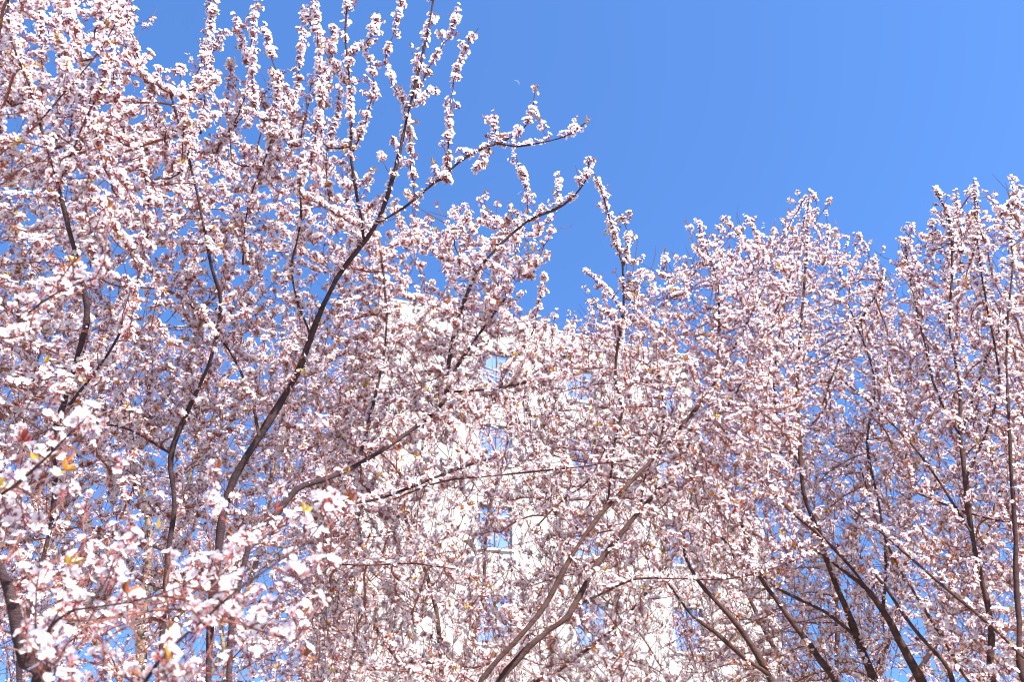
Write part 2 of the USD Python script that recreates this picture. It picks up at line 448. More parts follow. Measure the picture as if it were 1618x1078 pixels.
def colonize(pos, par, att, step, kill, reach, up, rng, rounds=140):
    pos, par = list(map(np.array, pos)), list(par)
    alive = np.ones(len(att), bool)
    vel = {}
    for it in range(rounds):
        if not alive.any():
            break
        P = np.array(pos)
        tree = cKDTree(P)
        A = att[alive]
        dist, near = tree.query(A, k=1, distance_upper_bound=reach)
        ok = np.isfinite(dist)
        if not ok.any():
            reach *= 1.5
            if reach > 6: break
            continue
        dirs = (A[ok] - P[near[ok]]) / (dist[ok][:, None] + 1e-9)
        acc = np.zeros_like(P)
        np.add.at(acc, near[ok], dirs)
        ids = np.unique(near[ok])
        dvec = acc[ids]
        dvec /= np.linalg.norm(dvec, axis=1, keepdims=True) + 1e-9
        pv = P[ids] - P[[max(par[i], 0) for i in ids]]
        pv /= np.linalg.norm(pv, axis=1, keepdims=True) + 1e-9
        dvec = dvec + 0.45 * pv + [0, 0, up] + rng.normal(size=dvec.shape) * 0.16
        dvec /= np.linalg.norm(dvec, axis=1, keepdims=True) + 1e-9
        new = P[ids] + dvec * step
        dd, _ = tree.query(new, k=1)
        good = dd > step * 0.55
        if not good.any():
            # nothing fits: drop the attractors that keep asking
            idx = np.flatnonzero(alive)
            alive[idx[ok]] = False
            continue
        for i, q in zip(ids[good], new[good]):
            pos.append(q); par.append(int(i))
        t2 = cKDTree(new[good])
        idx = np.flatnonzero(alive)
        dk, _ = t2.query(att[idx], k=1)
        alive[idx[dk < kill]] = False
        stuck = np.isin(near, ids[~good]) & ok
        alive[idx[stuck & (rng.random(len(idx)) < 0.3)]] = False
    return np.array(pos), np.array(par)

def grow_tree(name, label, base, limbs, crowns, scale=1.0, seed=1, wands=(), per_m=130, fine=True, parts=300, size=0.0080, leaf_share=0.04, up=0.22, trunk_r=0.05, barkname='bark', fork_z=0.7, sprigs=1.0, bloom=1.0, spent_share=0.14, bare=0.36):
    rng = np.random.default_rng(seed)
    t = thing(name, label, 'tree')
    fork = np.array([base[0], base[1], fork_z])
    # trunk
    tr = spline([[base[0] + 0.03, base[1] + 0.02, -0.15, trunk_r * 1.45], [base[0] + 0.01, base[1], 0.12, trunk_r * 1.12], [base[0] - 0.01, base[1], fork_z * 0.6, trunk_r], [*fork, trunk_r * 0.95], [*(fork + [0.01, 0, 0.06]), trunk_r * 0.6]], 0.06)
    put(t, 'trunk', *tube(tr[:, :3], tr[:, 3], 12, 0.04), 'old_bark', smooth=True)
    step = 0.045 * scale
    pos, par, rad = [fork], [-1], [trunk_r]
    limb_of = [True]
    for L in limbs:
        rows_ = [np.r_[at(x, y, Y), w / 2 / FPX * project(at(x, y, Y))[2]] for x, y, Y, w in L['p']]
        if L.get('fork', True):
            first = rows_[0]
            mid = fork + (first[:3] - fork) * [0.55, 0.55, 0.62]
            rows_ = [np.r_[fork, min(trunk_r * 0.8, first[3] * 1.5)], np.r_[mid, min(trunk_r * 0.7, first[3] * 1.2)]] + rows_
        r = spline(rows_, step)
        wig = rng.normal(size=(len(r), 3)); wig = np.cumsum(wig, 0) * 0.0011 * scale
        wig -= np.linspace(0, 1, len(r))[:, None] * wig[-1]
        r[:, :3] += wig
        r[:, 3] *= 1 + 0.10 * np.convolve(rng.normal(size=len(r) + 2), [0.6, 0.9, 0.6], 'valid')   # swellings and knots
        big = r[:, 3].max() > 0.0045
        put(t, 'limb' if L.get('fork', True) else 'branch', *tube(r[:, :3], r[:, 3], 9 if big else 6, 0.05), barkname, smooth=True)
        # knots
        if L.get('fork', True):
            prev = 0
        else:
            prev = int(np.argmin(np.linalg.norm(np.array(pos) - r[0, :3], axis=1)))
        for q in r[1:]:
            pos.append(q[:3]); par.append(prev); prev = len(pos) - 1; rad.append(q[3]); limb_of.append(True)
    # attractors
    att = []
    for poly, Y0, Y1, n in crowns:
        xy = sample_poly(poly, n, rng)
        a_, b_ = np.broadcast_to(Y0, 2), np.broadcast_to(Y1, 2)   # (at the top of the picture, at its foot)
        f_ = np.clip(xy[:, 1] / 1078.0, -0.1, 1.1)
        YY = a_[0] + (a_[1] - a_[0]) * f_ + rng.uniform(0, 1, n) ** 0.85 * ((b_[0] + (b_[1] - b_[0]) * f_) - (a_[0] + (a_[1] - a_[0]) * f_))
        att.append(at(xy[:, 0], xy[:, 1], YY))
    att = np.vstack(att) if att else np.zeros((0, 3))
    n0 = len(pos)
    P, par = colonize(pos, par, att, step, 0.053 * scale, 0.55 * scale, up, rng) if len(att) else (np.array(pos), np.array(par))
    N = len(P)
    kids = [[] for _ in range(N)]
    for i in range(N):
        if par[i] >= 0: kids[par[i]].append(i)
    tips = np.zeros(N)
    for i in range(N - 1, -1, -1):
        if not kids[i]: tips[i] = 1
        if par[i] >= 0: tips[par[i]] += tips[i]
    # chains of grown nodes
    chains = []
    is_limb = np.arange(N) < n0
    stack = []
    for i in range(N):
        if is_limb[i]:
            stack += [(i, c) for c in kids[i] if not is_limb[c]]
    while stack:
        a, b = stack.pop()
        ch = [a, b]
        cur = b
        while kids[cur]:
            ks = sorted(kids[cur], key=lambda c: -tips[c])
            ch.append(ks[0])
            stack += [(cur, c) for c in ks[1:]]
            cur = ks[0]
        chains.append(ch)
    twig_parts, branch_n = [], 0
    lines = []                                                   # (points, radius) that bear flowers
    r_tip = 0.0014 * scale ** 0.5
    order = sorted(chains, key=lambda c: -tips[c[1]])
    def spurs(p, chance, l0, l1):
        for q in range(1, len(p) - 1):
            if rng.random() < chance:
                dvec = rng.normal(size=3) + [0, 0, 0.7]
                dvec /= np.linalg.norm(dvec)
                l = rng.uniform(l0, l1) * scale
                s = np.array([p[q], p[q] + dvec * l * 0.5 + rng.normal(size=3) * 0.003, p[q] + (dvec + [0, 0, 0.25]) * l])
                twig_parts.append(tube(s, np.array([1.3, 1.0, 0.7]) * r_tip, 3)); lines.append((s, np.full(3, r_tip)))
    for ch in order:
        p = P[ch].copy()
        if len(p) > 3:
            for _ in range(2):
                p[1:-1] = 0.5 * p[1:-1] + 0.25 * (p[:-2] + p[2:])
        # a straight leading shoot beyond the last node
        tipdir = p[-1] - p[-2]; tipdir /= np.linalg.norm(tipdir) + 1e-9
        tipdir = tipdir * 0.6 + [0, 0, 0.75] + rng.normal(size=3) * 0.18
        tipdir /= np.linalg.norm(tipdir)
        ext = rng.uniform(0.03, 0.13) * scale * sprigs
        p = np.vstack([p, p[-1] + tipdir * ext * 0.5, p[-1] + tipdir * ext + rng.normal(size=3) * 0.006])
        rr = r_tip * np.r_[np.maximum(tips[ch], 1), 0.9, 0.6] ** 0.40
        rr[0] = rr[1]
        rr = np.minimum(rr, 0.010 * scale)
        long = len(p) * step
        if branch_n < 120 and tips[ch[1]] >= 7 and rr[0] > 0.0022:
            put(t, 'branch', *tube(p, rr, 6, 0.04), 'twig_bark', smooth=True); branch_n += 1
        else:
            twig_parts.append(tube(p, rr, 4 if fine else 3))
        lines.append((p, rr))
        spurs(p, 0.20 * sprigs, 0.03, 0.11)
        for q in range(1, len(p) - 1):                           # fine shoots that carry no flowers
            if rng.random() < bare:
                dvec = rng.normal(size=3) * 0.75 + [0, 0, 0.85]
                dvec /= np.linalg.norm(dvec)
                l = rng.uniform(0.06, 0.21) * scale
                k1 = rng.normal(size=3) * 0.06 * l
                s = np.array([p[q], p[q] + dvec * l * 0.35 + k1, p[q] + dvec * l * 0.7 + k1 * 1.4 + [0, 0, 0.04 * l], p[q] + (dvec + [0, 0, 0.12]) * l])
                twig_parts.append(tube(s, np.array([1.25, 1.05, 0.85, 0.5]) * r_tip, 3))
                if rng.random() < 0.5: lines.append((s[2:], np.full(2, r_tip)))
    for L in limbs:                                              # slim limbs bear flowers themselves
        rows_ = [np.r_[at(x, y, Y), w / 2 / FPX * project(at(x, y, Y))[2]] for x, y, Y, w in L['p']]
        r = spline(rows_, step)
        if L.get('bare'): continue
        sel = r[:, 3] < 0.0075 * scale
        if sel.sum() > 2:
            lines.append((r[sel, :3], r[sel, 3] * 0.6))
            spurs(r[sel, :3], 0.5, 0.03, 0.10)
    free = []
    for W in wands:                                              # long shoots seen against the sky
        rows_ = [np.r_[at(x, y, Y), 0.0016] for x, y, Y in W]
        a0 = rows_[0]
        k = int(np.argmin(np.linalg.norm(P - a0[:3], axis=1)))
        if np.linalg.norm(P[k] - a0[:3]) > 0.02:
            rows_ = [np.r_[P[k], 0.0028], np.r_[(P[k] + a0[:3]) / 2 + rng.normal(size=3) * 0.01, 0.0022]] + rows_
        r = spline(rows_, step * 0.7)
        r[:, 3] = np.linspace(0.0028, 0.0011, len(r))
        r[1:, :3] += rng.normal(size=(len(r) - 1, 3)) * 0.0022
        put(t, 'branch', *tube(r[:, :3], r[:, 3], 5), 'bark', smooth=True)
        free.append((r[:, :3], r[:, 3]))
        spurs(r[:, :3], 0.75, 0.018, 0.045)
    if twig_parts:
        put(t, 'twigs', *join(twig_parts), 'twig_bark', kind='stuff')
    # flower sites
    pos_, dir_, tan_ = [], [], []
    for k_, (p, rr) in enumerate(lines + free):
        seg = np.linalg.norm(np.diff(p, axis=0), axis=1); tot = seg.sum()
        if tot < 1e-4: continue
        dens = per_m / scale ** 1.15 * bloom * (1.9 if k_ >= len(lines) else 1.0)
        n = rng.poisson(dens * tot)
        if n == 0: continue
        # uneven tufts along the shoot, with bare lengths between
        nc = max(1, int(tot / (0.045 * scale)))
        cent = (np.arange(nc) + rng.uniform(0.15, 0.85, nc)) / nc * tot
        wt = rng.gamma(0.7, 1.0, nc) + 0.02
        s = np.clip(cent[rng.choice(nc, n, p=wt / wt.sum())] + rng.normal(size=n) * 0.0125 * scale, 0, tot)
        cs = np.r_[0, np.cumsum(seg)]
        i = np.clip(np.searchsorted(cs, s, 'right') - 1, 0, len(seg) - 1)
        u = ((s - cs[i]) / np.maximum(seg[i], 1e-9))[:, None]
        q = p[i] * (1 - u) + p[i + 1] * u
        ri = rr[i]
        keep = rng.random(n) < np.clip(1.25 - ri / (0.0062 * scale), 0.05, 1)
        pos_.append(q[keep]); 
        tv = (p[i + 1] - p[i]) / np.maximum(seg[i], 1e-9)[:, None]
        tan_.append(tv[keep])
    Q, T = np.vstack(pos_), np.vstack(tan_)
    n = len(Q)
    rd = rng.normal(size=(n, 3)); rd -= (rd * T).sum(1, keepdims=True) * T
    rd /= np.linalg.norm(rd, axis=1, keepdims=True) + 1e-9
    D = rd + T * rng.uniform(-0.2, 0.7, (n, 1)) + [0, 0, 0.9] + SUN_DIR * 0.25
    D /= np.linalg.norm(D, axis=1, keepdims=True)
    sz = size * rng.uniform(0.78, 1.15, n) * scale ** 0.15
    nproto = len(FINE_ALL) if fine else len(FAR_ALL)
    idx = rng.integers(0, nproto - 2, n)
    idx[rng.random(n) < spent_share] = nproto - 2
    idx[rng.random(n) < 0.09] = nproto - 1
    C = Q + D * (sz * rng.uniform(1.1, 2.0, n))[:, None]
    R = frames(D + rng.normal(size=D.shape) * 0.33, rng)
    X, Yp, dep = project(C)
    inside = (X > -12) & (X < 1630) & (Yp > -12) & (Yp < 1090)
    look_ = (X > -260) & (X < 1880) & (Yp > -300) & (Yp < 1400)
    near = np.argsort(np.where(inside, dep, 1e9))[:parts] if parts else np.zeros(0, int)
    near = near[inside[near]]
    single = np.zeros(n, bool); single[near] = True
    for rank, k in enumerate(near):
        if idx[k] >= nproto - 2 or not fine:
            v, f, tt = (FINE_ALL if fine else FAR_ALL)[idx[k]]
            put(t, {nproto - 1: 'flower_bud', nproto - 2: 'spent_flower'}.get(idx[k], 'blossom'), v @ R[k].T * sz[k] + C[k], f, 'petals', tint=tt)
        elif rank < 60 and dep[k] < 1.6:
            core, pets = FINE[idx[k]]
            b = put(t, 'blossom', core[0] @ R[k].T * sz[k] + C[k], core[1], 'petals', tint=core[2])
            for v, f, tt in pets:
                put(b, 'petal', v @ R[k].T * sz[k] + C[k], f, 'petals', tint=tt, smooth=True)
        else:
            v, f, tt = FINE_ALL[idx[k]]
            put(t, 'blossom', v @ R[k].T * sz[k] + C[k], f, 'petals', tint=tt)
    m = ~single & look_
    instancer(t, 'blossoms', FINE_ALL if fine else FAR_ALL, 'petals', idx[m], C[m], R[m], sz[m])
    # young leaves in tufts at shoot tips
    tufts = [l[0][-1] for l in lines if rng.random() < leaf_share * 3.0] + [l[0][rng.integers(0, len(l[0]))] for l in lines if rng.random() < leaf_share]
    LP, LD, LI = [], [], []
    for q in tufts:
        kind = rng.choice(4, p=[0.5, 0.26, 0.16, 0.08])
        for _ in range(rng.integers(3, 7)):
            dd = rng.normal(size=3) * 0.55 + [0, 0, 0.8]
            LP.append(q); LD.append(dd); LI.append(kind)
    if LP:
        LP, LD, LI = np.array(LP), np.array(LD), np.array(LI)
        F = frames(LD, rng)
        Rl = np.stack([F[:, :, 2], F[:, :, 0], F[:, :, 1]], -1)   # leaf runs along its x
        ls = rng.uniform(0.011, 0.024, len(LP)) * scale ** 0.3
        X, Yp, dep = project(LP)
        ins = (X > -10) & (X < 1628) & (Yp > -10) & (Yp < 1088)
        near = np.argsort(np.where(ins, dep, 1e9))[:min(parts, 220)]
        near = near[ins[near]]
        single = np.zeros(len(LP), bool); single[near] = True
        for k in near:
            v, f, tt = LEAVES[LI[k]]
            put(t, 'leaf', v @ Rl[k].T * ls[k] + LP[k], f, 'young_leaves', tint=tt, smooth=True)
        m = ~single & (X > -260) & (X < 1880) & (Yp > -300) & (Yp < 1400)
        if m.any():
            instancer(t, 'leaves', LEAVES, 'young_leaves', LI[m], LP[m], Rl[m], ls[m])
    print(name, 'nodes', N, 'flowers', n, 'inside', int(inside.sum()), 'branches', branch_n, 'twigs', len(twig_parts), 'leaves', len(LP))

THIN = 0.7
def limb(*p): return {'p': [(x, y, Y, w * THIN) for x, y, Y, w in p]}
def side(*p, **k): return {'p': [(x, y, Y, w * THIN) for x, y, Y, w in p], 'fork': False, **k}

# --- near tree at the lower left
grow_tree('plum_tree', 'nearest blossoming plum tree at the lower left corner, with the largest white flowers', (-0.95, 1.05), [
    limb((54, 1120, 1.25, 34), (42, 1045, 1.22, 31), (30, 1000, 1.2, 28), (12, 930, 1.18, 24), (-14, 870, 1.15, 18), (-50, 790, 1.1, 12)),
    side((-50, 790, 1.1, 11), (0, 782, 1.02, 9), (40, 752, .98, 7), (72, 722, .95, 6), (105, 690, .93, 4), (135, 662, .92, 3)),
    side((-50, 790, 1.1, 11), (-70, 680, 1.12, 9), (-40, 570, 1.12, 7), (30, 505, 1.12, 5), (90, 462, 1.1, 4), (150, 440, 1.1, 3)),
    limb((205, 1120, .97, 10), (260, 1035, .95, 8), (320, 985, .94, 7), (385, 928, .94, 6), (430, 895, .95, 5), (485, 856, .97, 4), (520, 800, 1.0, 3)),
    side((42, 1045, 1.2, 8), (90, 978, 1.05, 7), (140, 958, 1.0, 6), (200, 950, 1.0, 5), (290, 925, 1.0, 4), (340, 890, 1.0, 3)),
    limb((72, 1130, .95, 8), (63, 1040, .95, 6), (57, 985, .95, 5), (60, 930, .95, 4), (63, 895, .95, 3)),
    side((140, 958, 1.0, 5), (170, 915, 1.0, 4), (180, 885, 1.0, 3)),
], [([(-60, 770), (70, 700), (150, 690), (160, 820), (300, 900), (430, 870), (520, 800), (545, 840), (480, 960), (440, 1120), (-60, 1130)], .95, 1.4, 140),
    ([(-60, 520), (60, 430), (160, 425), (150, 480), (20, 560)], 1.05, 1.2, 30)],
    scale=0.85, seed=11, per_m=66, bare=0.1, barkname='dark_bark', parts=300, size=0.0088, leaf_share=0.05, trunk_r=0.055, sprigs=0.9)

# --- tall tree on the left
TOP_SHOOTS = []
_r = np.random.default_rng(5)
for x0 in np.linspace(10, 520, 22):                            # slender flowering shoots of its crown
    y0, l, lean = 225 + _r.uniform(-70, 80), _r.uniform(90, 240), (0.25 + _r.normal()) * 34
    Y = 1.75 + _r.uniform(0, 0.5)
    q = [(x0 + lean * f + 9 * math.sin(3 * f + x0), y0 - l * f, Y - 0.08 * f) for f in (0, 0.35, 0.7, 1.0)]
    TOP_SHOOTS.append(q)
grow_tree('plum_tree', 'tall plum tree at left whose dark limbs fork upward to the top edge', (-0.55, 2.35), [
    limb((330, 1100, 2.55, 18), (345, 865, 2.5, 17), (365, 770, 2.48, 16), (410, 690, 2.42, 16), (440, 640, 2.4, 15), (470, 585, 2.35, 13), (490, 530, 2.3, 12), (530, 440, 2.2, 12), (590, 358, 2.1, 9), (620, 280, 2.0, 8), (640, 190, 1.95, 7), (655, 130, 1.9, 6), (672, 60, 1.85, 5), (690, -30, 1.8, 4)),
    limb((30, 1100, 2.3, 12), (80, 815, 2.2, 10), (82, 700, 2.1, 10), (95, 650, 2.05, 12), (120, 560, 1.95, 12), (135, 490, 1.9, 11), (112, 385, 1.8, 9), (90, 300, 1.7, 7), (60, 195, 1.62, 6), (42, 130, 1.58, 5), (18, 65, 1.53, 5), (10, -20, 1.5, 4)),
    limb((262, 1100, 2.6, 13), (264, 905, 2.55, 12), (275, 800, 2.5, 11), (270, 720, 2.45, 11), (295, 650, 2.4, 10), (335, 560, 2.3, 9), (350, 480, 2.25, 8), (335, 420, 2.15, 7), (322, 350, 2.1, 6), (300, 250, 2.0, 5), (270, 150, 1.9, 4)),
    limb((360, 1050, 2.4, 14), (392, 862, 2.4, 14), (430, 820, 2.42, 13), (470, 772, 2.45, 12), (535, 748, 2.5, 11), (600, 713, 2.55, 10), (660, 672, 2.6, 9), (700, 637, 2.6, 9), (722, 580, 2.6, 7), (770, 510, 2.6, 6), (800, 470, 2.6, 4)),
    side((700, 637, 2.6, 7), (715, 540, 2.55, 8), (740, 460, 2.45, 7), (772, 408, 2.4, 6), (832, 352, 2.35, 5), (890, 325, 2.3, 4), (925, 285, 2.25, 3), (930, 255, 2.25, 3)),
    side((705, 622, 2.6, 6), (790, 612, 2.65, 5), (850, 598, 2.7, 4), (902, 555, 2.7, 3)),
    side((540, 798, 2.4, 5), (600, 787, 2.4, 6), (680, 757, 2.42, 6), (742, 735, 2.5, 5), (790, 720, 2.55, 4)),
    side((490, 530, 2.3, 6), (470, 480, 2.25, 5), (460, 420, 2.2, 5), (475, 350, 2.1, 4), (470, 260, 2.0, 4)),
    side((575, 375, 2.12, 7), (556, 250, 2.0, 6), (555, 195, 1.95, 6), (550, 110, 1.9, 5), (545, 55, 1.88, 4), (550, -10, 1.85, 3)),
    side((592, 356, 2.1, 5), (640, 328, 2.05, 5), (690, 287, 2.0, 5), (740, 247, 1.98, 5), (785, 228, 1.96, 4), (815, 232, 1.95, 4), (870, 222, 1.93, 3), (900, 213, 1.92, 3), (930, 190, 1.9, 3)),
    side((785, 228, 1.96, 4), (822, 207, 1.95, 3), (838, 182, 1.94, 3), (846, 140, 1.93, 2)),
    side((410, 690, 2.4, 7), (395, 620, 2.38, 6), (362, 555, 2.36, 5), (300, 480, 2.3, 4)),
    side((272, 718, 2.45, 5), (205, 680, 2.4, 5), (145, 665, 2.35, 4), (60, 610, 2.3, 3)),
    side((570, 720, 2.5, 7), (588, 640, 2.48, 7), (605, 560, 2.45, 6), (610, 490, 2.4, 6), (602, 400, 2.35, 4)),
    side((90, 300, 1.7, 4), (130, 200, 1.66, 4), (165, 120, 1.62, 4), (150, 50, 1.6, 3), (195, -10, 1.6, 3)),
    side((60, 195, 1.62, 3), (100, 150, 1.6, 3), (160, 75, 1.6, 3), (205, -10, 1.6, 3)),
    side((110, 640, 2.0, 5), (170, 560, 1.95, 5), (210, 470, 1.9, 4), (235, 330, 1.85, 4), (215, 230, 1.8, 3)),
    side((385, 420, 2.2, 4), (395, 320, 2.1, 4), (430, 220, 2.0, 3), (440, 120, 1.95, 3)),
    side((190, 820, 2.2, 5), (215, 760, 2.2, 5), (195, 740, 2.2, 4)),
], [([(-90, -60), (195, -50), (215, 110), (270, 130), (335, 110), (375, 120), (400, 180), (470, 180), (520, 240), (-90, 240)], (1.65, 2.4), (2.6, 3.0), 220),
    ([(-90, 240), (520, 240), (560, 280), (590, 340), (560, 500), (440, 650), (200, 700), (-90, 700)], (1.82, 2.58), (2.8, 3.3), 1180),
    ([(-90, 150), (200, 150), (240, 420), (180, 640), (-90, 680)], (1.5, 1.95), (1.9, 2.3), 160),
    ([(560, 340), (720, 345), (850, 355), (865, 420), (800, 470), (850, 520), (930, 550), (900, 600), (720, 700), (500, 750), (440, 650), (540, 480)], (2.2, 2.6), (2.8, 3.2), 820),
    ([(-90, 690), (440, 650), (520, 750), (760, 720), (700, 800), (430, 900), (330, 1000), (-90, 1000)], 2.5, 3.3, 620)],
    scale=0.9, barkname='dark_bark', seed=22, per_m=172, size=0.0094, bare=0.2, parts=300, leaf_share=0.17, trunk_r=0.075,
    wands=[
        *TOP_SHOOTS,
        [(705, 290, 2.0), (708, 230, 1.97), (712, 170, 1.95), (722, 110, 1.93), (740, 70, 1.92), (755, 45, 1.9)],
        [(655, 310, 2.02), (648, 240, 2.0), (640, 170, 1.97)],
        [(640, 170, 1.95), (610, 100, 1.93), (625, 40, 1.9), (635, -10, 1.9)],
        [(660, 140, 1.93), (690, 85, 1.9), (715, 45, 1.9), (722, 15, 1.9)],
        [(655, 165, 1.95), (672, 150, 1.95), (690, 138, 1.95)],
        [(558, 240, 2.0), (580, 180, 1.97), (590, 130, 1.95), (575, 70, 1.95)],
        [(520, 320, 2.1), (515, 250, 2.08), (530, 190, 2.05), (540, 130, 2.0)],
        [(555, 150, 1.95), (520, 80, 1.93), (485, 25, 1.9), (478, 15, 1.9)],
        [(548, 90, 1.92), (585, 60, 1.9), (596, 15, 1.9)],
        [(430, 200, 2.0), (440, 130, 1.98), (425, 80, 1.95), (415, 40, 1.95)],
        [(470, 230, 2.0), (485, 170, 1.98), (492, 125, 1.95)],
        [(380, 170, 2.0), (395, 120, 1.97), (378, 60, 1.95), (372, 28, 1.94)],
        [(330, 140, 1.95), (338, 80, 1.93), (350, 45, 1.92)],
        [(230, 130, 1.8), (212, 70, 1.75), (195, 10, 1.7), (190, -20, 1.7)],
        [(130, 90, 1.6), (110, 30, 1.58), (100, -20, 1.55)],
        [(785, 228, 1.96), (783, 200, 1.95), (781, 182, 1.95)],
        [(770, 240, 1.97), (760, 262, 1.97), (750, 275, 1.97)],
        [(836, 350, 2.35), (832, 300, 2.33), (822, 270, 2.32), (816, 246, 2.3)],
        [(885, 328, 2.3), (880, 300, 2.3), (882, 275, 2.3)],
        [(840, 440, 2.5), (860, 390, 2.48), (872, 355, 2.46)],
        [(720, 380, 2.3), (735, 350, 2.3), (742, 335, 2.3)],
        [(780, 400, 2.4), (800, 360, 2.4), (805, 335, 2.38)],
        [(845, 500, 2.6), (855, 465, 2.58), (860, 437, 2.55)],
    ])

# --- tree in the middle, limbs leaning to the right
grow_tree('plum_tree', 'plum tree in the middle with two long limbs leaning right across the white building', (-0.35, 2.5), [
    limb((745, 1110, 2.6, 14), (772, 1060, 2.6, 13), (805, 1025, 2.6, 12), (860, 960, 2.62, 12), (900, 885, 2.64, 11), (940, 825, 2.66, 10), (1000, 760, 2.7, 9), (1065, 695, 2.75, 8), (1130, 610, 2.8, 7), (1165, 545, 2.85, 5), (1200, 470, 2.9, 4)),
    limb((775, 1110, 2.7, 15), (820, 1042, 2.7, 14), (868, 998, 2.7, 14), (898, 975, 2.7, 14), (935, 905, 2.72, 13), (965, 865, 2.74, 12), (1005, 815, 2.76, 10), (1050, 765, 2.8, 7), (1090, 700, 2.85, 5), (1130, 640, 2.9, 4)),
    side((1012, 808, 2.77, 6), (1018, 760, 2.77, 6), (1030, 730, 2.77, 5), (1050, 660, 2.8, 4), (1040, 590, 2.8, 3)),
    side((915, 955, 2.71, 7), (960, 935, 2.68, 7), (1002, 917, 2.66, 6), (1060, 915, 2.66, 4), (1160, 915, 2.7, 4), (1250, 890, 2.75, 3), (1310, 865, 2.8, 2)),
    side((960, 800, 2.68, 5), (970, 700, 2.65, 6), (983, 650, 2.62, 6), (973, 607, 2.6, 6), (976, 547, 2.55, 6), (985, 507, 2.52, 5), (985, 440, 2.48, 5), (983, 417, 2.46, 4), (972, 377, 2.44, 3), (955, 315, 2.4, 3), (935, 262, 2.38, 2)),
    side((850, 830, 2.64, 5), (890, 790, 2.64, 5), (930, 760, 2.64, 4), (960, 700, 2.64, 3)),
    side((1130, 608, 2.8, 4), (1135, 520, 2.8, 5), (1130, 440, 2.8, 4), (1110, 380, 2.8, 3)),
    side((1065, 695, 2.75, 5), (1150, 640, 2.8, 5), (1190, 560, 2.85, 4), (1230, 480, 2.9, 4), (1255, 420, 2.92, 3)),
    side((620, 790, 2.5, 4), (700, 762, 2.5, 4), (850, 746, 2.55, 4), (960, 732, 2.6, 3), (1010, 726, 2.6, 2)),
    side((720, 900, 2.6, 3), (650, 890, 2.6, 4), (600, 893, 2.6, 4), (540, 893, 2.6, 3)),
], [([(935, 500), (1000, 480), (1060, 450), (1110, 380), (1200, 375), (1260, 430), (1280, 600), (1250, 760), (1120, 880), (950, 900), (830, 780), (800, 660), (900, 590)], (2.5, 2.66), (3.2, 3.5), 1000),
    ([(540, 760), (840, 770), (1050, 900), (1020, 1110), (500, 1110), (480, 900)], 2.68, 3.5, 440)],
    scale=0.95, seed=33, up=0.12, per_m=160, size=0.0086, parts=260, leaf_share=0.16, trunk_r=0.065,
    wands=[
        [(985, 415, 2.46), (962, 355, 2.44), (952, 310, 2.42), (945, 290, 2.4)],
        [(986, 420, 2.46), (992, 370, 2.44), (978, 335, 2.42)],
        [(985, 500, 2.5), (960, 460, 2.5), (935, 440, 2.5), (920, 425, 2.5)],
        [(980, 520, 2.5), (950, 490, 2.5), (925, 475, 2.5)],
        [(1000, 480, 2.5), (1010, 445, 2.5), (1030, 440, 2.5)],
        [(1060, 470, 2.7), (1055, 430, 2.7), (1048, 408, 2.7)],
        [(1115, 420, 2.8), (1108, 375, 2.8), (1104, 350, 2.8)],
        [(1190, 420, 2.85), (1165, 370, 2.85), (1140, 345, 2.85)],
        [(1200, 420, 2.85), (1195, 375, 2.85), (1178, 342, 2.85)],
    ])

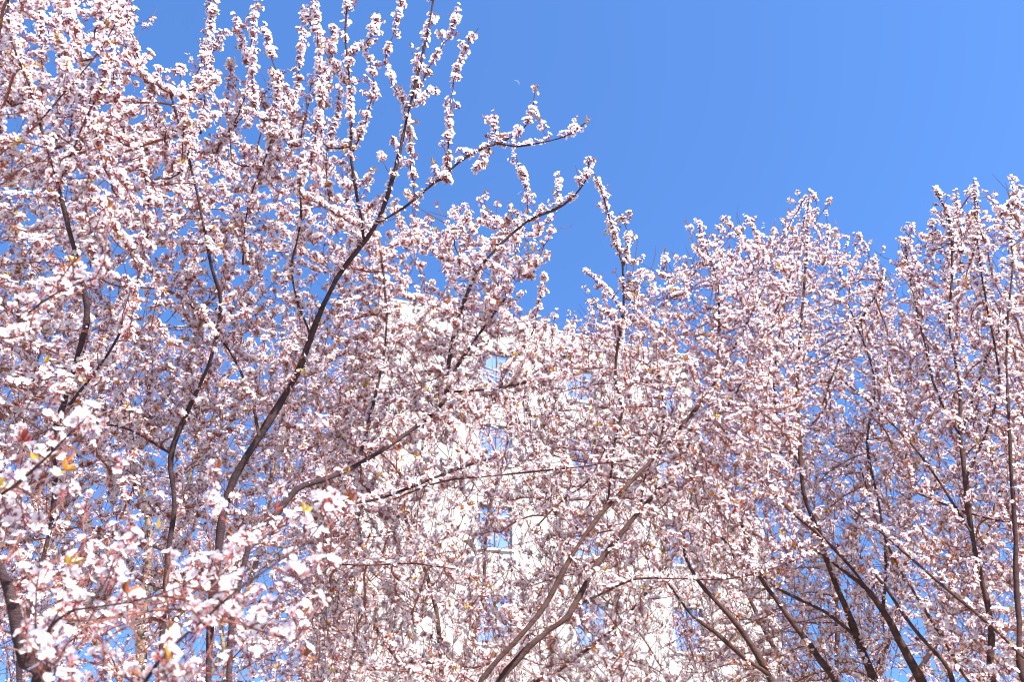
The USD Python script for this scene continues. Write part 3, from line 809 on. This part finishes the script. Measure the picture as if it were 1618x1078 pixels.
# --- tree on the right
grow_tree('plum_tree', 'plum tree right of the building corner with several limbs fanning up and left', (1.5, 3.3), [
    limb((1235, 1110, 3.3, 18), (1218, 1070, 3.3, 17), (1185, 1015, 3.3, 14), (1145, 965, 3.3, 11), (1115, 932, 3.3, 9), (1085, 880, 3.3, 6), (1070, 800, 3.3, 4)),
    side((1216, 1068, 3.3, 11), (1175, 1040, 3.25, 10), (1130, 1000, 3.2, 9), (1095, 975, 3.2, 6), (1040, 900, 3.2, 4)),
    limb((1345, 1120, 3.4, 16), (1280, 1018, 3.4, 13), (1255, 985, 3.4, 12), (1225, 945, 3.4, 10), (1200, 912, 3.4, 7), (1180, 850, 3.4, 5), (1150, 780, 3.4, 4)),
    limb((1400, 1120, 3.45, 20), (1358, 1010, 3.45, 17), (1335, 950, 3.42, 13), (1312, 895, 3.4, 10), (1290, 830, 3.35, 10), (1272, 780, 3.3, 10), (1264, 715, 3.3, 9), (1260, 640, 3.3, 8), (1262, 560, 3.3, 6), (1270, 470, 3.3, 5), (1276, 380, 3.3, 4), (1278, 310, 3.3, 3)),
    side((1268, 740, 3.3, 6), (1240, 690, 3.3, 5), (1225, 620, 3.3, 5), (1235, 520, 3.3, 4), (1250, 420, 3.3, 3)),
    limb((1470, 1120, 3.35, 22), (1420, 1010, 3.3, 18), (1395, 965, 3.3, 14), (1370, 930, 3.3, 10), (1330, 900, 3.3, 7), (1290, 870, 3.3, 4)),
    side((1395, 965, 3.3, 8), (1400, 880, 3.3, 6), (1390, 800, 3.3, 5), (1370, 700, 3.3, 5), (1380, 600, 3.3, 4), (1340, 480, 3.3, 3)),
    side((1358, 1010, 3.45, 9), (1300, 965, 3.42, 8), (1230, 930, 3.4, 7), (1150, 860, 3.38, 5), (1090, 800, 3.35, 4)),
    side((1395, 965, 3.3, 8), (1330, 880, 3.28, 7), (1240, 800, 3.25, 6), (1170, 720, 3.22, 4), (1120, 640, 3.2, 3)),
    side((1300, 640, 3.35, 4), (1330, 560, 3.35, 5), (1370, 490, 3.35, 4), (1400, 440, 3.35, 3)),
], [([(1150, 385), (1220, 380), (1275, 345), (1330, 390), (1400, 430), (1440, 560), (1450, 800), (1440, 960), (1400, 1110), (1120, 1110), (1090, 900), (1130, 650)], (3.2, 3.3), (4.2, 4.4), 1600)],
    scale=1.05, seed=44, up=0.08, per_m=165, parts=200, leaf_share=0.17, trunk_r=0.085,
    wands=[
        [(1255, 440, 3.3), (1265, 390, 3.3), (1280, 345, 3.3), (1290, 320, 3.3), (1276, 300, 3.3)],
        [(1300, 420, 3.3), (1308, 370, 3.3), (1304, 335, 3.3)],
        [(1240, 430, 3.3), (1242, 385, 3.3), (1236, 350, 3.3)],
        [(1330, 440, 3.3), (1322, 400, 3.3), (1328, 365, 3.3)],
        [(1395, 450, 3.3), (1375, 405, 3.3), (1355, 372, 3.3)],
    ])

# --- tree at the right edge
grow_tree('plum_tree', 'plum tree at the right edge with the tallest sprays of the right side', (2.55, 2.75), [
    limb((1590, 1120, 2.9, 15), (1565, 985, 2.9, 13), (1548, 910, 2.88, 11), (1534, 840, 2.85, 10), (1525, 760, 2.8, 10), (1517, 690, 2.8, 8), (1515, 600, 2.78, 7), (1500, 520, 2.75, 5), (1505, 430, 2.72, 5), (1500, 350, 2.7, 4), (1478, 300, 2.7, 3)),
    limb((1640, 1120, 2.8, 16), (1605, 960, 2.8, 11), (1600, 800, 2.75, 9), (1595, 700, 2.7, 7), (1590, 560, 2.7, 5), (1600, 420, 2.65, 4), (1596, 320, 2.65, 3)),
    side((1525, 760, 2.8, 6), (1560, 680, 2.8, 5), (1580, 600, 2.75, 5), (1560, 480, 2.75, 4), (1545, 380, 2.72, 3), (1540, 300, 2.7, 3)),
    side((1517, 690, 2.8, 5), (1480, 620, 2.85, 5), (1460, 540, 2.85, 4), (1440, 450, 2.85, 3), (1430, 380, 2.85, 3)),
    limb((1530, 1130, 2.95, 14), (1500, 1060, 2.95, 12), (1440, 990, 2.95, 9), (1400, 930, 2.95, 7), (1380, 905, 2.95, 5)),
    limb((1640, 1060, 2.75, 8), (1560, 985, 2.75, 7), (1490, 925, 2.78, 6), (1410, 855, 2.8, 5), (1340, 800, 2.85, 3)),
    limb((1560, 1110, 2.9, 9), (1490, 1010, 2.9, 7), (1430, 915, 2.92, 6), (1390, 830, 2.95, 5), (1360, 740, 2.95, 3)),
    side((1534, 840, 2.84, 6), (1470, 740, 2.86, 5), (1400, 660, 2.88, 4), (1330, 600, 2.9, 3)),
    side((1517, 690, 2.8, 5), (1560, 560, 2.78, 4), (1600, 480, 2.75, 3)),
    side((1660, 840, 2.8, 6), (1618, 830, 2.8, 5), (1540, 815, 2.85, 5), (1450, 780, 2.9, 3)),
], [([(1410, 430), (1440, 385), (1490, 360), (1540, 350), (1620, 320), (1740, 260), (1740, 1100), (1500, 1100), (1440, 850), (1420, 600)], (2.62, 2.78), (3.4, 3.7), 1350)],
    scale=1.0, seed=55, up=0.08, per_m=165, size=0.0086, parts=220, leaf_share=0.17, trunk_r=0.07,
    wands=[
        [(1500, 380, 2.7), (1497, 340, 2.7), (1488, 315, 2.7), (1472, 296, 2.7)],
        [(1540, 380, 2.7), (1545, 330, 2.7), (1538, 290, 2.7)],
        [(1520, 400, 2.7), (1515, 350, 2.7), (1510, 310, 2.7)],
        [(1590, 380, 2.65), (1600, 320, 2.65), (1597, 282, 2.65)],
        [(1580, 340, 2.65), (1610, 310, 2.65), (1630, 300, 2.65)],
        [(1425, 420, 2.85), (1440, 380, 2.85), (1422, 360, 2.85)],
        [(1470, 400, 2.8), (1475, 370, 2.8), (1472, 350, 2.8)],
    ])

# --- trees further back
grow_tree('plum_tree', 'plum tree further back at left, its pale trunks standing behind the tall dark limbs', (-2.7, 5.2), [
    limb((215, 1120, 5.2, 26), (225, 960, 5.2, 22), (235, 860, 5.2, 18), (225, 780, 5.2, 12), (200, 680, 5.2, 8), (180, 560, 5.2, 5)),
    limb((255, 1120, 5.3, 20), (262, 930, 5.3, 16), (285, 820, 5.3, 12), (310, 720, 5.3, 8), (330, 620, 5.3, 5)),
    limb((205, 1120, 5.0, 16), (120, 960, 5.0, 13), (60, 800, 5.0, 10), (30, 680, 5.0, 6), (20, 540, 5.0, 4)),
    limb((300, 1120, 5.4, 16), (380, 960, 5.4, 11), (420, 820, 5.4, 9), (440, 700, 5.4, 6), (470, 600, 5.4, 4)),
    limb((345, 1120, 4.8, 9), (350, 960, 4.8, 8), (340, 800, 4.8, 7), (350, 660, 4.8, 5)),
], [([(-120, 470), (120, 500), (300, 545), (480, 560), (580, 640), (600, 1140), (-120, 1140)], 4.0, 6.6, 1900)],
    scale=1.9, seed=66, per_m=260, fine=False, parts=0, leaf_share=0.16, trunk_r=0.13, barkname='old_bark', fork_z=0.9)

grow_tree('plum_tree', 'plum tree further back in front of the white building, seen through the middle limbs', (-0.4, 5.4), [
    limb((700, 1120, 5.5, 12), (690, 960, 5.5, 10), (640, 820, 5.5, 8), (600, 700, 5.5, 5), (580, 580, 5.5, 4)),
    limb((720, 1120, 5.4, 11), (760, 960, 5.4, 9), (770, 820, 5.4, 7), (800, 700, 5.4, 5), (820, 580, 5.4, 4)),
    limb((740, 1120, 5.6, 12), (820, 1000, 5.6, 9), (900, 860, 5.6, 7), (960, 740, 5.6, 5), (990, 620, 5.6, 4)),
    limb((680, 1120, 5.6, 10), (600, 1000, 5.6, 8), (530, 880, 5.6, 6), (480, 760, 5.6, 5), (500, 640, 5.6, 4)),
    limb((760, 1120, 5.2, 9), (880, 1060, 5.2, 7), (1000, 960, 5.2, 6), (1080, 840, 5.2, 4), (1100, 700, 5.2, 3)),
], [([(430, 540), (620, 560), (760, 590), (930, 610), (1080, 610), (1140, 760), (1120, 1140), (420, 1140)], 4.4, 7.2, 2200),
    ([(860, 520), (960, 540), (1060, 570), (1080, 620), (900, 610)], 5.0, 6.0, 160), ([(430, 520), (640, 520), (760, 560), (620, 570)], 5.0, 6.0, 160)],
    scale=1.9, seed=77, per_m=250, fine=False, parts=0, leaf_share=0.16, trunk_r=0.11, fork_z=0.9)

grow_tree('plum_tree', 'plum tree further back at right, its fine twigs showing against deep blue sky', (2.9, 5.6), [
    limb((1330, 1120, 5.6, 12), (1320, 960, 5.6, 9), (1290, 820, 5.6, 7), (1260, 700, 5.6, 5), (1230, 580, 5.6, 4)),
    limb((1380, 1120, 5.4, 14), (1420, 960, 5.4, 10), (1440, 820, 5.4, 8), (1430, 700, 5.4, 6), (1440, 560, 5.4, 4)),
    limb((1420, 1120, 5.7, 12), (1500, 980, 5.7, 9), (1560, 840, 5.7, 7), (1600, 700, 5.7, 5), (1620, 560, 5.7, 4)),
    limb((1290, 1120, 5.5, 10), (1210, 1000, 5.5, 8), (1160, 880, 5.5, 6), (1130, 760, 5.5, 4), (1120, 640, 5.5, 3)),
], [([(1080, 600), (1200, 520), (1330, 480), (1500, 470), (1740, 480), (1740, 1140), (1080, 1140)], 4.7, 7.0, 1600)],
    scale=1.9, seed=88, per_m=215, fine=False, parts=0, leaf_share=0.16, trunk_r=0.11, fork_z=0.9)
